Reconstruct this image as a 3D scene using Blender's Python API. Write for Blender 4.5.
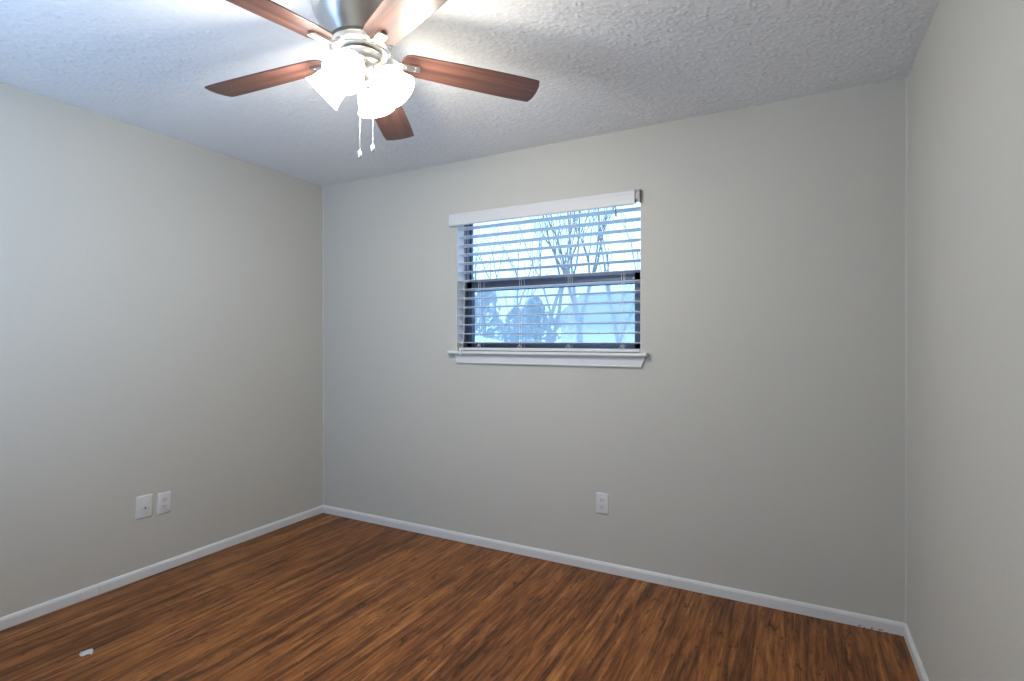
import bpy, math, random
import numpy as np
from mathutils import Vector, Matrix
PI = math.pi
R_ = math.radians
for o in list(bpy.data.objects): bpy.data.objects.remove(o, do_unlink=True)
sc = bpy.context.scene
COL = sc.collection

# ------------------------------------------------------------ camera
CZ = 1.2935
cd = bpy.data.cameras.new('camera'); cam = bpy.data.objects.new('camera', cd); COL.objects.link(cam)
cd.sensor_width = 36.0; cd.lens = 533.13 * 36.0 / 1024.0; cd.clip_start = 0.02; cd.clip_end = 300
cam.location = (0, 0, CZ)
cam.rotation_euler = (R_(90 - 0.0881), R_(-0.008), R_(28.016))
sc.camera = cam

# ------------------------------------------------------------ view, sky, added fill lamp
sc.view_settings.view_transform = 'Standard'
sc.view_settings.look = 'None'
sc.view_settings.gamma = 1
sc.view_settings.use_curve_mapping = False
sc.view_settings.exposure = 0.13
w = bpy.data.worlds.new('overcast_sky'); sc.world = w; w.use_nodes = True
bg = w.node_tree.nodes['Background']
bg.inputs[0].default_value = (0.50, 0.86, 1.38, 1); bg.inputs[1].default_value = 2.4
# added area lamp for the bluish light from behind, set in an added window
ld = bpy.data.lights.new('daylight_fill', 'AREA'); ld.shape = 'RECTANGLE'; ld.size = 1.1; ld.size_y = 0.9
ld.energy = 17.5; ld.color = (0.42, 0.64, 1.0)
lo = bpy.data.objects.new('daylight_fill', ld); COL.objects.link(lo)
lo.location = (-2.0, -0.235, 1.55); lo.rotation_euler = (R_(-90 - 40), 0, R_(180))      # into the room, tilted up to brighten the ceiling
FAN_W = 12.0                     # each fan lamp
FAN_GLASS = 7.5                 # glow of the lit frosted glass

# ------------------------------------------------------------ room numbers
XL, XR, YB, YF, H = -3.1253, 0.4282, 2.8617, -0.16, 2.44
WT = 0.18
# window opening in the back wall
OX0, OX1, OZ0, OZ1 = -1.927, -0.736, 1.222, 2.104

# ------------------------------------------------------------ material helpers
def mat(name, col, rough=0.5, metal=0.0, spec=0.5, noise=0.0, nscale=30.0, bump=0.0, bscale=200.0, coat=0.0):
    m = bpy.data.materials.new(name); m.use_nodes = True
    nt = m.node_tree; b = nt.nodes['Principled BSDF']
    b.inputs['Base Color'].default_value = (*col, 1)
    b.inputs['Roughness'].default_value = rough; b.inputs['Metallic'].default_value = metal
    b.inputs['Specular IOR Level'].default_value = spec
    b.inputs['Coat Weight'].default_value = coat
    tc = nt.nodes.new('ShaderNodeTexCoord')
    if noise:
        n = nt.nodes.new('ShaderNodeTexNoise'); n.inputs['Scale'].default_value = nscale; n.inputs['Detail'].default_value = 4
        nt.links.new(tc.outputs['Object'], n.inputs['Vector'])
        mx = nt.nodes.new('ShaderNodeMix'); mx.data_type = 'RGBA'
        mx.inputs['A'].default_value = (*[c * (1 - noise) for c in col], 1)
        mx.inputs['B'].default_value = (*[min(1, c * (1 + noise)) for c in col], 1)
        nt.links.new(n.outputs['Fac'], mx.inputs['Factor']); nt.links.new(mx.outputs['Result'], b.inputs['Base Color'])
    if bump:
        n = nt.nodes.new('ShaderNodeTexNoise'); n.inputs['Scale'].default_value = bscale; n.inputs['Detail'].default_value = 3
        nt.links.new(tc.outputs['Object'], n.inputs['Vector'])
        bp = nt.nodes.new('ShaderNodeBump'); bp.inputs['Strength'].default_value = bump; bp.inputs['Distance'].default_value = 0.004
        nt.links.new(n.outputs['Fac'], bp.inputs['Height']); nt.links.new(bp.outputs['Normal'], b.inputs['Normal'])
    return m

def N(nt, t, **kw):
    n = nt.nodes.new(t)
    for k, v in kw.items(): setattr(n, k, v)
    return n

def math_node(nt, op, a, b=None):
    n = N(nt, 'ShaderNodeMath', operation=op)
    for i, v in enumerate((a, b)):
        if v is None: continue
        if isinstance(v, (int, float)): n.inputs[i].default_value = v
        else: nt.links.new(v, n.inputs[i])
    return n.outputs[0]

def floor_material():
    m = bpy.data.materials.new('vinyl_plank'); m.use_nodes = True
    nt = m.node_tree; b = nt.nodes['Principled BSDF']; L = nt.links.new
    tc = N(nt, 'ShaderNodeTexCoord'); sp = N(nt, 'ShaderNodeSeparateXYZ'); L(tc.outputs['Object'], sp.inputs[0])
    W_, LEN = 0.152, 1.22
    u = math_node(nt, 'DIVIDE', sp.outputs['X'], W_); row = math_node(nt, 'FLOOR', u); fu = math_node(nt, 'FRACT', u)
    wn = N(nt, 'ShaderNodeTexWhiteNoise', noise_dimensions='1D'); L(row, wn.inputs['W'])
    v = math_node(nt, 'ADD', math_node(nt, 'DIVIDE', sp.outputs['Y'], LEN), wn.outputs['Value'])
    colm = math_node(nt, 'FLOOR', v); fv = math_node(nt, 'FRACT', v)
    idv = N(nt, 'ShaderNodeCombineXYZ'); L(row, idv.inputs[0]); L(colm, idv.inputs[1])
    wid = N(nt, 'ShaderNodeTexWhiteNoise', noise_dimensions='2D'); L(idv.outputs[0], wid.inputs['Vector'])
    # plank coordinates, each plank on its own piece of grain
    cx = math_node(nt, 'ADD', sp.outputs['X'], math_node(nt, 'MULTIPLY', wn.outputs['Value'], 7.0))
    cz = math_node(nt, 'MULTIPLY', wn.outputs['Value'], 31.0)
    def grain(sx, sy, scale, detail, rough, dist):
        c = N(nt, 'ShaderNodeCombineXYZ')
        L(math_node(nt, 'MULTIPLY', cx, sx), c.inputs[0]); L(math_node(nt, 'MULTIPLY', sp.outputs['Y'], sy), c.inputs[1]); L(cz, c.inputs[2])
        n = N(nt, 'ShaderNodeTexNoise'); n.inputs['Scale'].default_value = scale; n.inputs['Detail'].default_value = detail
        n.inputs['Roughness'].default_value = rough; n.inputs['Distortion'].default_value = dist
        L(c.outputs[0], n.inputs['Vector']); return n.outputs['Fac']
    g1 = grain(24, 1.25, 1.0, 4, 0.55, 0.7)      # broad streaks
    g2 = grain(66, 4.6, 1.0, 5, 0.65, 0.4)      # fine grain
    g3 = grain(30, 7.0, 1.0, 6, 0.72, 1.2)        # knots and worn dark scratches
    mixv = math_node(nt, 'ADD', math_node(nt, 'MULTIPLY', g1, 0.47), math_node(nt, 'MULTIPLY', g2, 0.53))
    mixv = math_node(nt, 'ADD', mixv, math_node(nt, 'MULTIPLY', math_node(nt, 'SUBTRACT', wid.outputs['Value'], 0.5), 0.02))
    cr = N(nt, 'ShaderNodeValToRGB'); L(mixv, cr.inputs[0])
    e = cr.color_ramp.elements
    e[0].position = 0.36; e[0].color = (0.052, 0.020, 0.0075, 1)
    e[1].position = 0.67; e[1].color = (0.47, 0.215, 0.068, 1)
    for p, c in ((0.44, (0.130, 0.047, 0.0165, 1)), (0.51, (0.220, 0.082, 0.0255, 1)), (0.58, (0.320, 0.126, 0.038, 1))):
        k = e.new(p); k.color = c
    dk = N(nt, 'ShaderNodeValToRGB'); L(g3, dk.inputs[0])
    dk.color_ramp.elements[0].position = 0.34; dk.color_ramp.elements[0].color = (0.30, 0.28, 0.28, 1)
    dk.color_ramp.elements[1].position = 0.45; dk.color_ramp.elements[1].color = (1, 1, 1, 1)
    mu = N(nt, 'ShaderNodeMix', data_type='RGBA', blend_type='MULTIPLY'); mu.inputs['Factor'].default_value = 1
    L(cr.outputs[0], mu.inputs['A']); L(dk.outputs[0], mu.inputs['B'])
    # seams
    eu = math_node(nt, 'MULTIPLY', math_node(nt, 'MINIMUM', fu, math_node(nt, 'SUBTRACT', 1.0, fu)), W_)
    ev = math_node(nt, 'MULTIPLY', math_node(nt, 'MINIMUM', fv, math_node(nt, 'SUBTRACT', 1.0, fv)), LEN)
    seam = math_node(nt, 'LESS_THAN', math_node(nt, 'MINIMUM', eu, ev), 0.0011)
    ms = N(nt, 'ShaderNodeMix', data_type='RGBA'); L(math_node(nt, 'MULTIPLY', seam, 0.3), ms.inputs['Factor'])
    L(mu.outputs['Result'], ms.inputs['A']); ms.inputs['B'].default_value = (0.03, 0.014, 0.008, 1)
    L(ms.outputs['Result'], b.inputs['Base Color'])
    b.inputs['Roughness'].default_value = 0.40; b.inputs['Specular IOR Level'].default_value = 0.17
    bp = N(nt, 'ShaderNodeBump'); bp.inputs['Strength'].default_value = 0.25; bp.inputs['Distance'].default_value = 0.001
    L(g2, bp.inputs['Height']); L(bp.outputs['Normal'], b.inputs['Normal'])
    return m

def wood_blade_material():
    m = bpy.data.materials.new('cherry_veneer'); m.use_nodes = True
    nt = m.node_tree; b = nt.nodes['Principled BSDF']; L = nt.links.new
    tc = N(nt, 'ShaderNodeTexCoord'); mp = N(nt, 'ShaderNodeMapping'); mp.inputs['Scale'].default_value = (1.4, 34, 10)
    L(tc.outputs['Object'], mp.inputs['Vector'])
    n = N(nt, 'ShaderNodeTexNoise'); n.inputs['Scale'].default_value = 1.0; n.inputs['Detail'].default_value = 5; n.inputs['Distortion'].default_value = 0.6
    L(mp.outputs[0], n.inputs['Vector'])
    cr = N(nt, 'ShaderNodeValToRGB'); L(n.outputs['Fac'], cr.inputs[0])
    e = cr.color_ramp.elements
    e[0].position = 0.30; e[0].color = (0.050, 0.024, 0.021, 1)
    e[1].position = 0.72; e[1].color = (0.185, 0.090, 0.064, 1)
    k = e.new(0.5); k.color = (0.105, 0.047, 0.037, 1)
    L(cr.outputs[0], b.inputs['Base Color'])
    b.inputs['Roughness'].default_value = 0.36; b.inputs['Specular IOR Level'].default_value = 0.5
    return m

def glow_material(name, col, strength):
    m = bpy.data.materials.new(name); m.use_nodes = True
    nt = m.node_tree; b = nt.nodes['Principled BSDF']
    b.inputs['Base Color'].default_value = (0.95, 0.94, 0.9, 1); b.inputs['Roughness'].default_value = 0.35
    n = N(nt, 'ShaderNodeTexNoise'); n.inputs['Scale'].default_value = 18
    tc = N(nt, 'ShaderNodeTexCoord'); nt.links.new(tc.outputs['Object'], n.inputs['Vector'])
    mx = N(nt, 'ShaderNodeMix', data_type='RGBA'); mx.inputs['A'].default_value = (*[c * .93 for c in col], 1); mx.inputs['B'].default_value = (*col, 1)
    nt.links.new(n.outputs['Fac'], mx.inputs['Factor']); nt.links.new(mx.outputs['Result'], b.inputs['Emission Color'])
    b.inputs['Emission Strength'].default_value = strength
    return m

def glass_material(name, tint, fac=0.012):
    m = bpy.data.materials.new(name); m.use_nodes = True
    nt = m.node_tree; nt.nodes.remove(nt.nodes['Principled BSDF']); out = nt.nodes['Material Output']
    t = N(nt, 'ShaderNodeBsdfTransparent'); t.inputs[0].default_value = (*tint, 1)
    g = N(nt, 'ShaderNodeBsdfGlossy'); g.inputs['Roughness'].default_value = 0.03
    mx = N(nt, 'ShaderNodeMixShader'); mx.inputs[0].default_value = fac
    nt.links.new(t.outputs[0], mx.inputs[1]); nt.links.new(g.outputs[0], mx.inputs[2]); nt.links.new(mx.outputs[0], out.inputs[0])
    return m

def screen_material():
    m = bpy.data.materials.new('insect_mesh'); m.use_nodes = True
    nt = m.node_tree; nt.nodes.remove(nt.nodes['Principled BSDF']); out = nt.nodes['Material Output']
    t = N(nt, 'ShaderNodeBsdfTransparent'); t.inputs[0].default_value = (0.97, 0.98, 1, 1)
    d = N(nt, 'ShaderNodeBsdfTranslucent'); d.inputs[0].default_value = (0.42, 0.45, 0.48, 1)
    mx = N(nt, 'ShaderNodeMixShader'); mx.inputs[0].default_value = 0.46
    nt.links.new(t.outputs[0], mx.inputs[1]); nt.links.new(d.outputs[0], mx.inputs[2]); nt.links.new(mx.outputs[0], out.inputs[0])
    return m

M = {}
M['wall'] = mat('greige_paint', (0.552, 0.543, 0.496), 0.62, spec=0.3, noise=0.012, nscale=3, bump=0.16, bscale=70)
M['ceiling'] = mat('popcorn_texture', (0.84, 0.86, 0.885), 0.9, spec=0.2, noise=0.03, nscale=90, bump=0.10, bscale=320)
M['floor'] = floor_material()
M['trim'] = mat('white_trim_paint', (0.71, 0.71, 0.71), 0.4, spec=0.35, noise=0.015, nscale=12)
M['caulk'] = mat('corner_caulk', (0.575, 0.57, 0.535), 0.6)
M['blind'] = mat('white_faux_wood', (0.68, 0.68, 0.69), 0.38, spec=0.45, noise=0.012, nscale=20)
M['cord'] = mat('white_cord', (0.80, 0.80, 0.78), 0.8)
M['bronze'] = mat('dark_bronze_aluminium', (0.052, 0.065, 0.098), 0.38, metal=0.2, noise=0.1, nscale=40)
M['glass'] = glass_material('window_glass', (0.97, 0.985, 1.0))
M['screen'] = screen_material()
M['nickel'] = mat('brushed_nickel', (0.74, 0.73, 0.71), 0.33, metal=1.0, noise=0.05, nscale=160)
M['dark_nickel'] = mat('dark_nickel_plate', (0.34, 0.33, 0.32), 0.35, metal=1.0, noise=0.05, nscale=90)  # darker nickel for the blind's end bracket and tilt hook
M['blade'] = wood_blade_material()
M['shade'] = glow_material('lit_frosted_glass', (1.0, 0.93, 0.80), FAN_GLASS)
M['bulb'] = glow_material('lit_bulb', (1.0, 0.94, 0.84), 14.0)
M['plate'] = mat('white_plastic', (0.68, 0.68, 0.68), 0.35, noise=0.01, nscale=30)
M['slot'] = mat('dark_slot', (0.03, 0.03, 0.03), 0.5, noise=0.1)
M['paper'] = mat('white_scrap', (0.54, 0.56, 0.60), 0.7, noise=0.08, nscale=60)
M['brick'] = mat('outside_brick', (0.42, 0.36, 0.33), 0.9, noise=0.2, nscale=14)

def scuffed(src, x0, x1):
    m = src.copy(); m.name = 'scuffed_trim_paint'; nt = m.node_tree; b = nt.nodes['Principled BSDF']; L = nt.links.new
    tc = N(nt, 'ShaderNodeTexCoord'); sp = N(nt, 'ShaderNodeSeparateXYZ'); L(tc.outputs['Object'], sp.inputs[0])
    n = N(nt, 'ShaderNodeTexNoise'); n.inputs['Scale'].default_value = 75; n.inputs['Detail'].default_value = 3; L(tc.outputs['Object'], n.inputs['Vector'])
    k = math_node(nt, 'GREATER_THAN', n.outputs['Fac'], 0.54)
    k = math_node(nt, 'MULTIPLY', k, math_node(nt, 'LESS_THAN', sp.outputs['Z'], 0.011))
    k = math_node(nt, 'MULTIPLY', k, math_node(nt, 'GREATER_THAN', sp.outputs['X'], x0))
    k = math_node(nt, 'MULTIPLY', k, math_node(nt, 'LESS_THAN', sp.outputs['X'], x1))
    old = b.inputs['Base Color'].links[0].from_socket
    mx = N(nt, 'ShaderNodeMix', data_type='RGBA'); L(math_node(nt, 'MULTIPLY', k, 0.75), mx.inputs['Factor']); L(old, mx.inputs['A'])
    mx.inputs['B'].default_value = (0.10, 0.085, 0.07, 1); L(mx.outputs['Result'], b.inputs['Base Color'])
    return m

# ------------------------------------------------------------ mesh helpers
class MB:
    def __init__(s): s.v = []; s.f = []
    def add(s, vs, fs):
        k = len(s.v); s.v += [tuple(p) for p in vs]; s.f += [tuple(i + k for i in f) for f in fs]; return s
    def box(s, a, b, bev=0.0):
        x0, y0, z0 = [min(p, q) for p, q in zip(a, b)]; x1, y1, z1 = [max(p, q) for p, q in zip(a, b)]
        if bev <= 0:
            return s.add([(x0,y0,z0),(x1,y0,z0),(x1,y1,z0),(x0,y1,z0),(x0,y0,z1),(x1,y0,z1),(x1,y1,z1),(x0,y1,z1)],
                  [(0,3,2,1),(4,5,6,7),(0,1,5,4),(1,2,6,5),(2,3,7,6),(3,0,4,7)])
        bm = bmesh.new(); bmesh.ops.create_cube(bm, size=1)
        for v in bm.verts: v.co = Vector((x0 if v.co.x < 0 else x1, y0 if v.co.y < 0 else y1, z0 if v.co.z < 0 else z1))
        bmesh.ops.bevel(bm, geom=bm.edges[:], offset=bev, segments=2, affect='EDGES', profile=0.5)
        bm.verts.ensure_lookup_table(); bm.verts.index_update()
        s.add([v.co[:] for v in bm.verts], [[v.index for v in f.verts] for f in bm.faces]); bm.free(); return s
    def lathe(s, prof, c=(0, 0, 0), n=40, mtx=None, cap=(False, False)):
        k = len(s.v); vs = []
        for r, z in prof:
            for i in range(n):
                a = 2 * PI * i / n; p = Vector((r * math.cos(a), r * math.sin(a), z))
                if mtx is not None: p = mtx @ p
                vs.append((p.x + c[0], p.y + c[1], p.z + c[2]))
        fs = []
        for j in range(len(prof) - 1):
            for i in range(n):
                i2 = (i + 1) % n; fs.append((j*n+i, j*n+i2, (j+1)*n+i2, (j+1)*n+i))
        if cap[0]: fs.append(tuple(range(n))[::-1])
        if cap[1]: fs.append(tuple((len(prof)-1)*n + i for i in range(n)))
        return s.add(vs, fs)
    def tube(s, pts, rad, n=8, caps=True):
        pts = [Vector(p) for p in pts]
        if not isinstance(rad, (list, tuple)): rad = [rad] * len(pts)
        vs = []; ref = None
        for i, p in enumerate(pts):
            d = (pts[min(i+1, len(pts)-1)] - pts[max(i-1, 0)]).normalized()
            if ref is None:
                ref = Vector((0, 0, 1)) if abs(d.z) < .9 else Vector((1, 0, 0))
            a = (ref - d * ref.dot(d)).normalized(); b = d.cross(a); ref = a
            for k in range(n):
                t = 2 * PI * k / n; q = p + (a * math.cos(t) + b * math.sin(t)) * rad[i]; vs.append(q[:])
        fs = []
        for j in range(len(pts) - 1):
            for i in range(n):
                i2 = (i + 1) % n; fs.append((j*n+i, j*n+i2, (j+1)*n+i2, (j+1)*n+i))
        if caps: fs.append(tuple(range(n))[::-1]); fs.append(tuple((len(pts)-1)*n + i for i in range(n)))
        return s.add(vs, fs)
    def prism(s, outline, z0, z1):
        n = len(outline)
        return s.add([(x, y, z0) for x, y in outline] + [(x, y, z1) for x, y in outline],
                     [tuple(range(n))[::-1], tuple(range(n, 2*n))] + [(i, (i+1) % n, n+(i+1) % n, n+i) for i in range(n)])
    def sweep(s, prof, pts_fn):
        """prof: list of (a, b); pts_fn(a, b) -> (start, end) points"""
        n = len(prof); A = []; B = []
        for a, b in prof:
            p, q = pts_fn(a, b); A.append(p); B.append(q)
        return s.add(A + B, [tuple(range(n))[::-1], tuple(range(n, 2*n))] + [(i, (i+1) % n, n+(i+1) % n, n+i) for i in range(n)])
    def build(s, name, m, parent=None, smooth=False, loc=None, rot=None, angle=40):
        me = bpy.data.meshes.new(name); me.from_pydata(s.v, [], s.f); me.validate()
        bm = bmesh.new(); bm.from_mesh(me); bmesh.ops.recalc_face_normals(bm, faces=bm.faces[:]); bm.to_mesh(me); bm.free()
        if smooth:
            me.shade_smooth()
            try: me.set_sharp_from_angle(angle=R_(angle))
            except Exception: pass
        me.materials.append(m)
        o = bpy.data.objects.new(name, me); COL.objects.link(o)
        if parent: o.parent = parent
        if loc is not None: o.location = loc
        if rot is not None: o.rotation_euler = rot
        return o
import bmesh

def struct(o): o['kind'] = 'structure'; return o
def tag(o, label, cat, group=None):
    o['label'] = label; o['category'] = cat
    if group: o['group'] = group
    return o
def thing(name, label, cat, loc=(0, 0, 0), rot=(0, 0, 0), group=None):
    o = bpy.data.objects.new(name, None); COL.objects.link(o); o.location = loc; o.rotation_euler = rot; o.empty_display_size = .1
    return tag(o, label, cat, group)

# ------------------------------------------------------------ room shell
struct(MB().box((XL - WT, YF - WT, -0.12), (XR + WT, YB + WT, 0)).build('floor', M['floor']))
struct(MB().box((XL - WT, YF - WT, 0), (XL, YB + WT, H + .1)).build('wall_left', M['wall']))
struct(MB().box((XR, YF - WT, 0), (XR + WT, YB + WT, H + .1)).build('wall_right', M['wall']))
def wall_with_hole(name, x0, x1, y0, y1, hx0, hx1, hz0, hz1):
    b = MB()
    b.box((x0, y0, 0), (hx0, y1, H + .1)); b.box((hx1, y0, 0), (x1, y1, H + .1))
    b.box((hx0, y0, 0), (hx1, y1, hz0)); b.box((hx0, y0, hz1), (hx1, y1, H + .1))
    return struct(b.build(name, M['wall']))
wall_with_hole('wall_back', XL, XR, YB, YB + WT, OX0, OX1, OZ0 - .026, OZ1)
wall_with_hole('wall_front', XL, XR, YF - WT, YF, -2.58, -1.42, .97, 2.13)

def ceiling():
    st = 0.0058
    x0, x1, y0, y1 = XL, XR, YF, YB
    nx = int((x1 - x0) / st); ny = int((y1 - y0) / st)
    rng = np.random.default_rng(4)
    h = rng.random((ny, nx)) ** 4.0
    h2 = rng.random((ny, nx))
    jx = (rng.random((ny, nx)) - .5) * st * .8; jy = (rng.random((ny, nx)) - .5) * st * .8
    jx[:, 0] = jx[:, -1] = 0; jy[0, :] = jy[-1, :] = 0
    X, Y = np.meshgrid(np.linspace(x0, x1, nx), np.linspace(y0, y1, ny))
    Z = H - (h * 0.0060 * (0.3 + 0.7 * h2))
    co = np.stack([X + jx, Y + jy, Z], -1).reshape(-1, 3)
    idx = np.arange(nx * ny).reshape(ny, nx)
    q = np.stack([idx[:-1, :-1], idx[1:, :-1], idx[1:, 1:], idx[:-1, 1:]], -1).reshape(-1, 4)   # faces look down
    me = bpy.data.meshes.new('ceiling')
    me.vertices.add(len(co)); me.vertices.foreach_set('co', co.ravel())
    me.loops.add(q.size); me.loops.foreach_set('vertex_index', q.ravel().astype(np.int32))
    me.polygons.add(len(q)); me.polygons.foreach_set('loop_start', np.arange(0, q.size, 4, dtype=np.int32))
    me.polygons.foreach_set('loop_total', np.full(len(q), 4, dtype=np.int32))
    me.update(calc_edges=True); me.shade_smooth(); me.materials.append(M['ceiling'])
    o = bpy.data.objects.new('ceiling', me); COL.objects.link(o); struct(o)
ceiling()
struct(MB().box((XL - WT, YF - WT, H + .1), (XR + WT, YB + WT, H + .2)).build('roof_slab', M['wall']))

# baseboards: thin board with an eased top edge
BH, BT = 0.056, 0.012
BP = [(0, 0.0015), (BT, 0.0015), (BT, BH - .014), (BT * .72, BH - .005), (BT * .35, BH), (0, BH)]
b = MB()
for y0, y1 in ((YF, 1.4), (1.4015, YB)): b.sweep(BP, lambda a, z: ((XL + a, y0, z), (XL + a, y1, z)))
struct(b.build('baseboard_left', M['trim']))
b = MB()
for x0, x1 in ((XL, -2.731), (-2.7295, -.585), (-.5835, XR)): b.sweep(BP, lambda a, z: ((x0, YB - a, z), (x1, YB - a, z)))
struct(b.build('baseboard_back', scuffed(M['trim'], .25, .40)))
struct(MB().sweep(BP, lambda a, z: ((XR - a, YF, z), (XR - a, YB, z))).build('baseboard_right', M['trim']))
# caulked inside corners
for n_, x, s in (('trim_1', XL, 1), ('trim_2', XR, -1)):
    struct(MB().prism([(x, YB), (x + s * .005, YB), (x + s * .0022, YB - .0022), (x, YB - .005)], BH, H - .003).build(n_, M['caulk']))

# ------------------------------------------------------------ window
wo = bpy.data.objects.new('window_1', None); COL.objects.link(wo); wo.location = ((OX0 + OX1) / 2, YB, OZ0); struct(wo)
def wpart(b, name, m, parent=None, **k):
    o = b.build(name, m, parent or wo, **k)
    o.matrix_parent_inverse = Matrix.Translation(-Vector(wo.location)) if parent is None else Matrix()
    return o
# stool with horns, apron with slanted returns
st = MB()
st.prism([(OX0 - .041, YB - .034), (OX1 + .039, YB - .034), (OX1 + .039, YB), (OX0 - .041, YB)], OZ0 - .021, OZ0)
st.tube([(OX0 - .041, YB - .034, OZ0 - .0105), (OX1 + .039, YB - .034, OZ0 - .0105)], .0105, 10)
st.box((OX0, YB, OZ0 - .026), (OX1, YB + .085, OZ0))
wpart(st, 'window_stool', M['trim'], smooth=True)
ap = MB(); t = .013
zt, zb = OZ0 - .021, OZ0 - .079
o_ = [(OX0 - .003, zt), (OX1 + .028, zt), (OX1 + .003, zb), (OX0 + .006, zb)]
ap.add([(x, YB - t, z) for x, z in o_] + [(x, YB, z) for x, z in o_], [(0,1,2,3),(7,6,5,4),(0,4,5,1),(1,5,6,2),(2,6,7,3),(3,7,4,0)])
ap.tube([(OX0 + .006, YB - t, zb + .006), (OX1 + .003, YB - t, zb + .006)], .004, 8)
wpart(ap, 'window_apron', M['trim'])
# painted returns of the opening
rv = MB()
rv.box((OX0, YB + .001, OZ0), (OX0 + .003, YB + .085, OZ1)); rv.box((OX1 - .003, YB + .001, OZ0), (OX1, YB + .085, OZ1)); rv.box((OX0, YB + .001, OZ1 - .003), (OX1, YB + .085, OZ1))
wpart(rv, 'window_return', M['trim'])
# dark bronze frame
FY0, FY1 = YB + .084, YB + .162
fr = MB(); fw = .024
fr.box((OX0, FY0, OZ0), (OX0 + fw, FY1, OZ1)); fr.box((OX1 - fw, FY0, OZ0), (OX1, FY1, OZ1))
fr.box((OX0, FY0, OZ1 - .016), (OX1, FY1, OZ1)); fr.box((OX0, FY0, OZ0), (OX1, FY1, OZ0 + fw))
wpart(fr, 'window_frame', M['bronze'])
MZ0, MZ1 = 1.628, 1.672
IX0, IX1 = OX0 + fw, OX1 - fw
us = MB(); ys0, ys1 = YB + .128, YB + .150
us.box((IX0, ys0, MZ0 + .004), (IX1, ys1, MZ1 - .002)); us.box((IX0, ys0, OZ1 - .028), (IX1, ys1, OZ1 - .016))
us.box((IX0, ys0, MZ0), (IX0 + .01, ys1, OZ1 - .016)); us.box((IX1 - .01, ys0, MZ0), (IX1, ys1, OZ1 - .016))
u = wpart(us, 'upper_sash', M['bronze'])
def pane(name, x0, x1, y, z0, z1, m, parent):
    b = MB().box((x0, y - .0015, z0), (x1, y + .0015, z1)); o = b.build(name, m, parent); o.matrix_parent_inverse = Matrix(); return o
pane('glass_pane', IX0 + .01, IX1 - .01, YB + .139, MZ1 - .004, OZ1 - .026, M['glass'], u)
ls = MB(); yl0, yl1 = YB + .092, YB + .116; sw = .034
ls.box((IX0, yl0, MZ0), (IX1, yl1, MZ1)); ls.box((IX0, yl0, OZ0 + fw), (IX1, yl1, OZ0 + fw + .03))
ls.box((IX0, yl0, OZ0 + fw), (IX0 + sw, yl1, MZ1)); ls.box((IX1 - sw, yl0, OZ0 + fw), (IX1, yl1, MZ1))
ls.box((-1.40, yl0 - .012, MZ1), (-1.34, yl1 - .004, MZ1 + .010))
l = wpart(ls, 'lower_sash', M['bronze'])
pane('glass_pane', IX0 + sw, IX1 - sw, YB + .104, OZ0 + fw + .028, MZ0 + .002, M['glass'], l)
sc_ = MB(); yq = YB + .156
for a, c in (((IX0, yq - .004, OZ0 + fw), (IX0 + .016, yq + .004, MZ0)), ((IX1 - .016, yq - .004, OZ0 + fw), (IX1, yq + .004, MZ0)),
             ((IX0, yq - .004, OZ0 + fw), (IX1, yq + .004, OZ0 + fw + .016)), ((IX0, yq - .004, MZ0 - .016), (IX1, yq + .004, MZ0))): sc_.box(a, c)
s_ = wpart(sc_, 'screen_frame', M['bronze'])
sm = MB(); sm.add([(IX0 + .014, yq, OZ0 + fw + .014), (IX1 - .014, yq, OZ0 + fw + .014), (IX1 - .014, yq, MZ0 - .014), (IX0 + .014, yq, MZ0 - .014)], [(0, 1, 2, 3)])
sm.build('insect_screen', M['screen'], s_)

# ------------------------------------------------------------ blind
bl = thing('window_blind', 'white faux wood slat blind with valance, slats open, hanging in the window', 'blind', ((OX0 + OX1) / 2, YB, OZ1))
def bpart(b, name, m, **k):
    o = b.build(name, m, bl, **k); o.matrix_parent_inverse = Matrix.Translation(-Vector(bl.location)); return o
VX0, VX1 = -1.964, -.766
v = MB()
vp = [(-.030, 2.020), (-.034, 2.026), (-.034, 2.074), (-.030, 2.080), (-.030, 2.092), (-.026, 2.098), (-.020, 2.098), (-.020, 2.020)]
v.sweep(vp, lambda a, z: ((VX0, YB + a, z), (VX1, YB + a, z)))
bpart(v, 'valance', M['blind'])
h = MB(); h.box((OX0 + .006, YB - .019, 2.050), (OX1 - .012, YB + .045, 2.094))
bpart(h, 'headrail', M['blind'])
k = MB()     # open bracket at the right end
for a, c in (((-.7655, YB - .031, 2.030), (-.762, YB + .006, 2.098)), ((-.740, YB - .031, 2.030), (-.7365, YB - .002, 2.098)),
             ((-.7655, YB - .031, 2.0945), (-.7365, YB - .002, 2.098))): k.box(a, c)
bpart(k, 'end_bracket', M['dark_nickel'])
SY, SW2 = YB + .040, .031
SX0, SX1 = OX0 + .010, OX1 - .009
NS = 14; Z0S, PS = 1.274, 0.0566
for i in range(NS):
    z = Z0S + PS * i; b = MB(); prof = []
    tl = R_(-5.0)
    for s in (-1, -.6, 0, .6, 1):
        prof.append((s * SW2, .0016 + .0016 * (1 - s * s)))
    prof = prof + [(a, c - .0032) for a, c in prof[::-1]]
    sag = 0.0
    b.sweep(prof, lambda a, c: ((SX0, SY + a, z + c + a * math.sin(tl)), (SX1, SY + a, z + c + a * math.sin(tl))))
    bpart(b, 'slat', M['blind'])
b = MB().box((SX0, SY - .027, OZ0 + .003), (SX1, SY + .027, OZ0 + .021), .004); bpart(b, 'bottom_rail', M['blind'])
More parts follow.
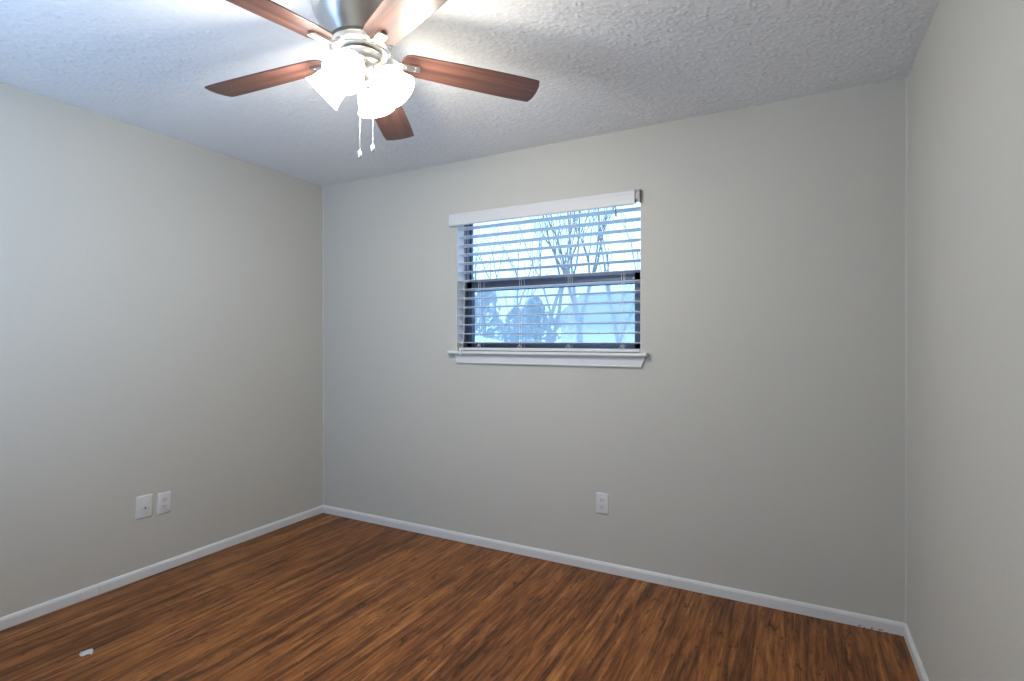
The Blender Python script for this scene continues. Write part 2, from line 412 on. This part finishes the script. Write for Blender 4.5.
for x in (-1.765, -1.475, -1.160, -.845):
    b = MB()
    for dy in (-SW2 - .0012, SW2 + .0012):
        b.tube([(x, SY + dy, OZ0 + .021), (x, SY + dy, 2.052)], .0009, 6)
    b.tube([(x + .012, SY - .0335, OZ0 + .021), (x + .012, SY - .0335, 2.052)], .0008, 6)
    for s in (-1, 1):
        b.tube([(x + s * .002, SY - .033, OZ0 + .042), (x + s * .009, SY - .035, OZ0 + .030), (x + s * .016, SY - .033, OZ0 + .021)], .0011, 6)
    bpart(b, 'ladder_cord', M['cord'])
b = MB()
b.tube([(-.868, YB - .026, 2.026), (-.868, YB - .024, 1.990)], .0035, 8)
b.lathe([(.0015, .004), (.005, 0), (.005, -.02), (.002, -.024)], (-.868, YB - .0235, 1.990), 12, cap=(True, True))
bpart(b, 'tilt_hook', M['dark_nickel'])
b = MB()
b.tube([(-1.868, YB - .004, 2.03), (-1.866, YB - .006, 1.6), (-1.866, YB - .010, 1.30), (-1.866, YB - .040, 1.232)], .0011, 6)
b.tube([(-1.858, YB - .004, 2.03), (-1.860, YB - .006, 1.6), (-1.863, YB - .010, 1.30), (-1.863, YB - .041, 1.232)], .0011, 6)
lc = bpart(b, 'lift_cord', M['cord'])
b = MB().lathe([(.0025, 0), (.005, -.008), (.0075, -.030), (.0075, -.036), (.003, -.038)], (-1.8645, YB - .0475, 1.236), 14, cap=(True, True))
o = b.build('cord_tassel', M['plate'], lc, smooth=True)

# ------------------------------------------------------------ added window behind the camera, unseen, holding the fill lamp
w2 = bpy.data.objects.new('added_window', None); COL.objects.link(w2); w2.location = (-2.0, YF, .97); struct(w2)
b = MB()
x0, x1, z0, z1, y0, y1 = -2.58, -1.42, .97, 2.13, YF - .14, YF - .09
for a, c in (((x0, y0, z0), (x0 + .03, y1, z1)), ((x1 - .03, y0, z0), (x1, y1, z1)), ((x0, y0, z0), (x1, y1, z0 + .03)), ((x0, y0, z1 - .03), (x1, y1, z1)),
             ((x0, y0, 1.535), (x1, y1, 1.565))): b.box(a, c)
o = b.build('window_frame', M['bronze'], w2); o.matrix_parent_inverse = Matrix.Translation(-Vector(w2.location))
b = MB().box((x0, YF - .085, z0), (x1, YF - .002, z0 + .018))
o = b.build('window_sill', M['trim'], w2); o.matrix_parent_inverse = Matrix.Translation(-Vector(w2.location))

# ------------------------------------------------------------ ceiling fan
S = 0.96
FX, FY = -1.3782 * S, 1.4367 * S
BZ = CZ + (2.3147 - CZ) * S           # blade plane at the hub
PITCH, PH, CONE = R_(-9.556), R_(45.866), math.atan(.0561)
RB = .66 * S
fan = thing('ceiling_fan', 'flush-mount brushed nickel ceiling fan with five cherry wood blades and four lit lamps', 'ceiling fan', (FX, FY, H))
def fpart(b, name, m, parent=None, loc=(0, 0, 0), **k):
    return b.build(name, m, parent or fan, loc=loc, **k)
def fz(z): return z - H
# motor housing: a bell flush with the ceiling
b = MB().lathe([(.150, fz(2.439)), (.158, fz(2.434)), (.160, fz(2.418)), (.158, fz(2.404)), (.150, fz(2.388)), (.138, fz(2.366)), (.124, fz(2.345)),
                (.114, fz(2.330)), (.108, fz(2.318)), (.106, fz(2.314)), (.098, fz(2.314))], n=64, cap=(True, True))
fpart(b, 'motor_housing', M['nickel'], smooth=True, angle=50)
# rotating flywheel under it
b = MB().lathe([(.090, fz(2.314)), (.090, fz(2.308)), (.100, fz(2.306)), (.103, fz(2.300)), (.103, fz(2.288)), (.098, fz(2.284)), (.090, fz(2.282)), (.090, fz(2.276)), (.06, fz(2.274))], n=64, cap=(True, True))
fpart(b, 'flywheel', M['nickel'], smooth=True, angle=35)
# switch housing and light fitter
b = MB().lathe([(.050, fz(2.275)), (.066, fz(2.272)), (.074, fz(2.268)), (.076, fz(2.262)), (.076, fz(2.238)), (.072, fz(2.232)), (.066, fz(2.229))], n=56, cap=(True, True))
fpart(b, 'switch_housing', M['nickel'], smooth=True, angle=35)
b = MB().lathe([(.064, fz(2.229)), (.066, fz(2.222)), (.062, fz(2.205)), (.050, fz(2.190)), (.032, fz(2.180)), (.014, fz(2.176)), (.012, fz(2.166)), (.004, fz(2.160))], n=48, cap=(True, True))
fpart(b, 'light_fitter', M['nickel'], smooth=True, angle=50)
# blades: outline in blade axes (x along the blade, y across), bevelled board
def blade_outline():
    top = []
    for r, hw in ((.138, .020), (.143, .034), (.152, .048), (.170, .0555), (.205, .058), (.26, .0595), (.35, .0635), (.45, .0665), (.53, .0675), (.585, .0675), (RB - .006, .0655), (RB, .062)):
        top.append((r, hw))
    tip = [(RB + .008, .036), (RB + .011, 0.0), (RB + .008, -.036)]
    return top + tip + [(r, -hw) for r, hw in top[::-1]]
BO = blade_outline()
def make_blade(i):
    a = PH + i * 2 * PI / 5 + (R_(2.2) if i == 3 else 0)
    cone = CONE + (.016 if i == 1 else 0)          # blades hang a little unevenly
    rot = Matrix.Rotation(a, 4, 'Z') @ Matrix.Rotation(cone, 4, 'Y') @ Matrix.Rotation(PITCH, 4, 'X')
    b = MB(); n = len(BO); th = .0032
    rings = []
    for ins, z in ((.0018, -th), (0, -th + .0014), (0, th - .0014), (.0018, th)):
        rg = []
        for x, y in BO:
            k = 1 - ins / .06
            rg.append((x if .16 < x < RB - .02 else x + (ins if x < .2 else -ins), y * k, z))
        rings.append(rg)
    vs = sum(rings, []); fs = [tuple(range(n))[::-1], tuple(range(3 * n, 4 * n))]
    for j in range(3):
        fs += [(j*n+q, j*n+(q+1) % n, (j+1)*n+(q+1) % n, (j+1)*n+q) for q in range(n)]
    b.add(vs, fs)
    o = b.build('blade', M['blade'], fan); o.matrix_local = Matrix.Translation((0, 0, fz(BZ))) @ rot
    # blade iron: curved arm from the flywheel to a narrow plate under the blade root
    ib = MB(); wd = []
    path = [(.066, .030, .017), (.084, .028, .016), (.098, .018, .015), (.110, .004, .0145), (.124, -.006, .0145), (.142, -.0082, .0155), (.165, -.0082, .017), (.196, -.0082, .0165), (.204, -.0082, .011)]
    th2 = .0038
    vs = []
    for r, z, hw in path:
        vs += [(r, -hw, z - th2), (r, hw, z - th2), (r, hw * .9, z + th2), (r, -hw * .9, z + th2)]
    fs = [(0, 1, 2, 3), tuple(4 * (len(path) - 1) + q for q in (3, 2, 1, 0))]
    for j in range(len(path) - 1):
        fs += [(4*j+q, 4*j+(q+1) % 4, 4*(j+1)+(q+1) % 4, 4*(j+1)+q) for q in range(4)]
    ib.add(vs, fs)
    io = ib.build('blade_iron', M['nickel'], fan, smooth=True, angle=45)
    io.matrix_local = Matrix.Translation((0, 0, fz(BZ))) @ Matrix.Rotation(a, 4, 'Z') @ Matrix.Rotation(cone, 4, 'Y') @ Matrix.Rotation(PITCH * .8, 4, 'X')
    for x, y in ((.155, 0), (.188, .008), (.188, -.008)):
        sb = MB().lathe([(.0038, -.0120), (.0034, -.0138), (.0015, -.0146)], (x, y, 0), 10, cap=(True, True))
        sb.build('screw', M['nickel'], io, smooth=True)
for i in range(5): make_blade(i)
# four lamps
LAZ = [R_(111), R_(201), R_(291), R_(21)]
TILT = [R_(44), R_(42), R_(44), R_(47)]
for a, tl in zip(LAZ, TILT):
    # axis points outwards and down
    ax = Vector((math.cos(a) * math.cos(tl), math.sin(a) * math.cos(tl), -math.sin(tl)))
    root = Vector((math.cos(a) * .050, math.sin(a) * .050, fz(2.231)))
    q = Vector((0, 0, 1)).rotation_difference(ax).to_matrix().to_4x4()
    mt = Matrix.Translation(root) @ q
    b = MB().lathe([(.010, -.012), (.012, .004), (.022, .008), (.030, .014), (.033, .022), (.033, .036), (.028, .038)], n=32, mtx=None, cap=(True, True))
    o = b.build('lamp_holder', M['nickel'], fan, smooth=True); o.matrix_local = mt
    prof = [(.030, .030), (.032, .034), (.040, .042), (.049, .054), (.054, .070), (.0565, .088), (.059, .102), (.0635, .116), (.068, .126)]
    inner = [(r - .003, z) for r, z in prof[::-1]]
    b = MB().lathe(prof + inner, n=48)
    so = b.build('lamp_shade', M['shade'], fan, smooth=True, angle=60); so.matrix_local = mt
    b = MB().lathe([(.012, .034), (.013, .050), (.022, .066), (.029, .084), (.028, .098), (.020, .110), (.006, .116)], n=24, cap=(True, True))
    bo = b.build('bulb', M['bulb'], so, smooth=True)
    pl = bpy.data.lights.new('lamp_light', 'POINT'); pl.energy = FAN_W; pl.color = (1.0, .935, .82); pl.shadow_soft_size = .05
    po = bpy.data.objects.new('lamp_light', pl); COL.objects.link(po); po.parent = so; po.location = (0, 0, .140)
# pull chains: beads on a fine cord with a fob
rt = Vector((math.cos(R_(28.016)), math.sin(R_(28.016)), 0)); fd = Vector((-rt.y, rt.x, 0))
for (lat, dep, zb, sw) in ((-.007, .010, 1.924, .006), (.037, .012, 1.946, -.004)):
    p = rt * lat + fd * dep
    b = MB(); z = fz(2.20); zend = fz(zb) + .026
    b.tube([(p.x, p.y, z), (p.x, p.y, zend)], .0007, 6)
    while z > zend:
        b.lathe([(.0006, .0013), (.0013, .0006), (.0013, -.0006), (.0006, -.0013)], (p.x, p.y, z), 6, cap=(True, True)); z -= .0042
    c = fpart(b, 'pull_chain', M['nickel'])
    b = MB().lathe([(.0015, .028), (.003, .024), (.0062, .020), (.0078, .012), (.0078, .006), (.0062, 0), (.003, -.003)], (p.x, p.y, fz(zb)), 16, cap=(True, True))
    b.build('pull_fob', M['nickel'], c, smooth=True)

# ------------------------------------------------------------ wall plates
def plate_mesh(w_, h_):
    b = MB(); t = .0055; r = .006
    def ring(ins, z):
        o = []
        for cx, cy, a0 in ((1, 1, 0), (-1, 1, 90), (-1, -1, 180), (1, -1, 270)):
            for k in range(5):
                a = R_(a0 + 22.5 * k); o.append((cx * (w_ / 2 - ins - r) + r * math.cos(a), -z, cy * (h_ / 2 - ins - r) + r * math.sin(a)))
        return o
    n = 20; rs = [ring(0, 0), ring(0, .002), ring(.0022, .0045), ring(.005, t)]
    vs = sum(rs, []); fs = [tuple(range(n))[::-1], tuple(range(3*n, 4*n))]
    for j in range(3): fs += [(j*n+q, j*n+(q+1) % n, (j+1)*n+(q+1) % n, (j+1)*n+q) for q in range(n)]
    return b.add(vs, fs)
RX = Matrix.Rotation(R_(90), 4, 'X')     # lathe axis z -> -y
def screw(parent, x, z):
    MB().lathe([(.0036, .0050), (.0033, .0062), (.001, .0066)], (x, 0, z), 12, mtx=RX, cap=(True, True)).build('screw', M['plate'], parent, smooth=True)
def duplex(loc, rotz, tilt, label):
    r = thing('wall_outlet', label, 'outlet', loc, (0, tilt, rotz))
    plate_mesh(.0715, .116).build('cover_plate', M['plate'], r, smooth=True, angle=35)
    for s in (-1, 1):
        b = MB(); o = []
        for k in range(24):
            a = 2 * PI * k / 24; o.append((max(-.0165, min(.0165, .0178 * math.cos(a))), max(-.0132, min(.0132, .0165 * math.sin(a)))))
        c = s * .0197
        b.add([(x, -.0048, z + c) for x, z in o] + [(x, -.0080, z + c) for x, z in o], [tuple(range(24))[::-1], tuple(range(24, 48))] + [(q, (q+1) % 24, 24+(q+1) % 24, 24+q) for q in range(24)])
        f = b.build('receptacle', M['plate'], r)
        b = MB(); b.box((-.0080, -.0084, c - .0015), (-.0052, -.0078, c + .0085)); b.box((.0052, -.0084, c - .0005), (.0080, -.0078, c + .0078))
        b.lathe([(.0026, .0078), (.0026, .0084)], (0, 0, c - .0075), 12, mtx=RX, cap=(True, True))
        b.build('slot', M['slot'], f)
    screw(r, 0, 0)
    return r
duplex((-.951, YB, .380), 0, R_(1), 'white duplex outlet on the back wall below the window')
duplex((XL, 1.7215, .379), R_(90), R_(1.5), 'white duplex outlet on the left wall, right of the cable plate')
r = thing('cable_plate', 'white cable wall plate with a dark round jack on the left wall', 'wall plate', (XL, 1.6165, .386), (0, R_(3), R_(90)))
plate_mesh(.082, .122).build('cover_plate', M['plate'], r, smooth=True, angle=35)
b = MB().lathe([(.0085, .0050), (.0085, .0085), (.0065, .0088)], n=6, mtx=RX, cap=(True, True))
b.lathe([(.0055, .0085), (.0055, .015), (.004, .0155)], n=16, mtx=RX, cap=(True, True))
j = b.build('jack', M['plate'], r, loc=(0, 0, -.004))
MB().lathe([(.0044, .0150), (.0044, .0160)], n=14, mtx=RX, cap=(True, True)).build('jack_socket', M['slot'], j)
screw(r, 0, .042); screw(r, 0, -.042)

# scrap on the floor: a small curled flake
random.seed(3)
b = MB(); nu, nv = 9, 5; vs = []
for s in (0, 1):
    for i in range(nu):
        for jx in range(nv):
            u, v_ = i / (nu - 1) - .5, jx / (nv - 1) - .5
            wdt = .034 * (1 - 2.6 * (u - .06) ** 2) * (1 + .22 * math.sin(i * 2.3)) + .002
            vs.append((u * .054, v_ * wdt * .62 + .006 * math.sin(u * 7), .0016 + .012 * (v_ + .5) ** 2 * (1 - abs(u)) + .003 * max(0, math.sin(u * 5)) + random.uniform(0, .0012) + s * .0012))
fs = []
def gid(s, i, jx): return s * nu * nv + i * nv + jx
for s in (0, 1):
    for i in range(nu - 1):
        for jx in range(nv - 1): fs.append((gid(s,i,jx), gid(s,i+1,jx), gid(s,i+1,jx+1), gid(s,i,jx+1)))
for i in range(nu - 1):
    for jx in (0, nv - 1): fs.append((gid(0,i,jx), gid(0,i+1,jx), gid(1,i+1,jx), gid(1,i,jx)))
for jx in range(nv - 1):
    for i in (0, nu - 1): fs.append((gid(0,i,jx), gid(0,i,jx+1), gid(1,i,jx+1), gid(1,i,jx)))
b.add(vs, fs)
tag(b.build('paper_scrap', M['paper'], smooth=True, loc=(-2.572, 1.110, -.001), rot=(0, 0, R_(28))), 'small torn white scrap lying on the brown floor', 'scrap')

# ------------------------------------------------------------ outside
M['lawn'] = mat('pale_dry_lawn', (0.55, 0.55, 0.52), 0.9, noise=0.2, nscale=2.5)
M['road'] = mat('pale_street', (0.50, 0.50, 0.49), 0.9, noise=0.1, nscale=3)
M['bark'] = mat('grey_bark', (0.20, 0.19, 0.18), 0.9, noise=0.3, nscale=20)
M['siding'] = mat('pale_siding', (0.80, 0.79, 0.77), 0.7, noise=0.05, nscale=4)
M['shingle'] = mat('grey_shingles', (0.30, 0.30, 0.31), 0.9, noise=0.2, nscale=8)
M['carpaint'] = mat('white_car_paint', (0.85, 0.86, 0.87), 0.25, noise=0.01, coat=.5)
M['carglass'] = mat('dark_car_glass', (0.10, 0.12, 0.14), 0.1, noise=0.05)
M['tyre'] = mat('black_tyre', (0.03, 0.03, 0.03), 0.8, noise=0.1)
GZ = -.30
struct(MB().box((-60, YB + .6, GZ - .3), (45, 90, GZ)).build('ground', M['lawn']))
cr_, sr_ = math.cos(R_(28.016)), math.sin(R_(28.016))
def at(px, depth, z=GZ):                 # a point at an image column and a distance
    u = (px - 512) / 533.13
    return Vector((-sr_ * depth + cr_ * u * depth, cr_ * depth + sr_ * u * depth, z))

def tree(loc, h, r0, seed, label, spread=.55, forks=2, levels=5, lean=(0, 0), first=.3, group=None):
    rnd = random.Random(seed); b = MB()
    def grow(p, d, L, r, lev):
        n = 4; pts = [p]; rad = [r]; q = p.copy(); dd = d.copy()
        for i in range(n):
            dd = (dd + Vector((rnd.uniform(-1, 1), rnd.uniform(-1, 1), rnd.uniform(-.3, .8))) * .13).normalized()
            q = q + dd * L / n; pts.append(q.copy()); rad.append(r * (1 - .30 * (i + 1) / n))
        b.tube(pts, rad, 7 if lev < 2 else 4, caps=True)
        if lev >= levels: return
        kids = forks if lev == 0 else rnd.choice((2, 3, 3))
        for k in range(kids):
            sp = spread * rnd.uniform(.5, 1.25); az = 2 * PI * (k + rnd.uniform(-.25, .25)) / kids + seed
            t1 = dd.orthogonal().normalized(); t2 = dd.cross(t1)
            nd = (dd + (t1 * math.cos(az) + t2 * math.sin(az)) * sp + Vector((0, 0, .12))).normalized()
            st_ = pts[-1] if (k < 2 or lev == 0) else pts[rnd.choice((2, 3))]
            grow(st_, nd, L * rnd.uniform(.62, .88), rad[-1] * rnd.uniform(.66, .84), lev + 1)
    grow(Vector((0, 0, -.1)), Vector((lean[0], lean[1], 1)).normalized(), h * first, r0, 0)
    o = b.build('bare_tree', M['bark'], loc=loc)
    return tag(o, label, 'tree', group)
tree(at(550, 8.6), 6.8, .085, 11, 'bare forked tree nearest the glass, its double trunk in mid-window', .42, 2, 6, first=.20)
tree(at(505, 13), 9.0, .10, 5, 'bare grey tree seen through the left part of the window', .5, 3, 6, first=.16)
tree(at(577, 15), 9.5, .12, 23, 'bare tall tree right of the forked one, outside the window', .40, 3, 6, first=.2)
tree(at(617, 12), 5.2, .06, 8, 'thin bare young tree at the right edge of the window view', .4, 3, 5, first=.3)
tree(at(478, 17), 8.0, .09, 31, 'bare tree behind the parked car at the left window edge', .5, 3, 6, first=.16)

# house across the street
hp = at(660, 29, GZ)
hs = thing('house', 'pale house with a grey shingle roof outside, right side of the window', 'house', hp, (0, 0, R_(20)))
b = MB().box((-5.2, -3.5, 0), (5.2, 3.5, 2.45)); b.build('wall', M['siding'], hs)
b = MB()
A = [(-5.7, -4.1, 2.35), (5.7, -4.1, 2.35), (5.7, 4.1, 2.35), (-5.7, 4.1, 2.35), (-4.2, 0, 4.05), (4.2, 0, 4.05)]
A2 = [(x, y, z + .12) for x, y, z in A]
b.add(A2 + A[:4], [(0, 1, 5, 4), (1, 2, 5), (2, 3, 4, 5), (3, 0, 4), (6, 9, 8, 7), (0, 6, 7, 1), (1, 7, 8, 2), (2, 8, 9, 3), (3, 9, 6, 0)])
b.build('roof', M['shingle'], hs)
# parked car: only its roof and upper glass show over the sill
cp = at(462, 11.5, GZ)
car = thing('parked_car', 'white rounded car parked outside, behind the lower left window corner', 'car', cp, (0, 0, R_(28)))
car.scale = (1.06, 1.06, 1.06)
b = MB()
prof = [(-2.15, .30), (-2.2, .55), (-2.1, .82), (-1.75, .95), (-1.30, 1.02), (-.85, 1.42), (-.4, 1.56), (.25, 1.58), (.85, 1.46), (1.40, 1.08), (1.95, .98), (2.2, .80), (2.22, .45), (2.1, .30)]
n = len(prof); secs = []
for y, kz, ky in ((-.80, .0, .94), (-.84, .5, 1.0), (-.55, 1.0, 1.0), (0, 1.02, 1.0), (.55, 1.0, 1.0), (.84, .5, 1.0), (.80, .0, .94)):
    secs.append([(x * ky, y, (z if z < .98 else .98 + (z - .98) * kz)) for x, z in prof])
vs = sum(secs, []); fs = [tuple(range(n)), tuple(range(6*n, 7*n))[::-1]]
for j in range(6): fs += [(j*n+q, j*n+(q+1) % n, (j+1)*n+(q+1) % n, (j+1)*n+q) for q in range(n)]
b.add(vs, fs); b.build('body', M['carpaint'], car, smooth=True, angle=50)
for s in (-1, 1):
    b = MB(); b.add([(-1.05, s * .82, 1.03), (-.72, s * .68, 1.36), (.70, s * .68, 1.38), (1.15, s * .82, 1.06), (-1.05, s * .80, 1.03), (-.72, s * .66, 1.36), (.70, s * .66, 1.38), (1.15, s * .80, 1.06)],
          [(0, 1, 2, 3), (7, 6, 5, 4), (0, 4, 5, 1), (1, 5, 6, 2), (2, 6, 7, 3), (3, 7, 4, 0)]); b.build('side_window', M['carglass'], car)
    for x in (-1.35, 1.40):
        b = MB().lathe([(.12, -.1), (.28, -.1), (.32, -.06), (.32, .06), (.28, .1), (.12, .1)], n=28, mtx=Matrix.Rotation(R_(90), 4, 'X'), cap=(True, True))
        b.build('wheel', M['tyre'], car, smooth=True, loc=(x, s * .76, .32), angle=40)
# evergreens and a far thicket behind the bare trees
M['leaf'] = mat('grey_green_foliage', (0.26, 0.29, 0.26), 0.8, noise=0.3, nscale=6)
def evergreen(loc, h, rad, seed, label):
    rnd = random.Random(seed)
    r = thing('evergreen_tree', label, 'tree', loc, group=None)
    MB().tube([(0, 0, -.1), (0.03, 0, h * .5), (0, .02, h * .92)], [.12, .08, .02], 8).build('trunk', M['bark'], r)
    b = MB()
    for q in range(1500):
        t = rnd.random() ** .8; z = h * (.10 + .90 * t); a = rnd.uniform(0, 2 * PI)
        rr = rad * (1 - t) ** .6 * math.sqrt(rnd.random()) * (1 + .25 * math.sin(a * 3 + seed + z * 3)); s = rnd.uniform(.10, .24)
        c = Vector((rr * math.cos(a), rr * math.sin(a), z))
        d = Vector((rnd.gauss(0, 1), rnd.gauss(0, 1), rnd.gauss(0, .6))).normalized(); e_ = d.orthogonal().normalized() * s * .35
        b.add([c - d * s * .5, c + e_, c + d * s * .5, c - e_], [(0, 1, 2, 3)])
    b.build('foliage', M['leaf'], r)
evergreen(at(484, 24), 4.0, 1.5, 2, 'rounded evergreen bush tree outside, behind the white car')
evergreen(at(517, 30), 3.4, 1.9, 4, 'low evergreen outside, left of the double-trunked bare tree')
evergreen(at(536, 21), 3.3, 1.2, 7, 'narrow evergreen outside, just left of the grey roofed house')
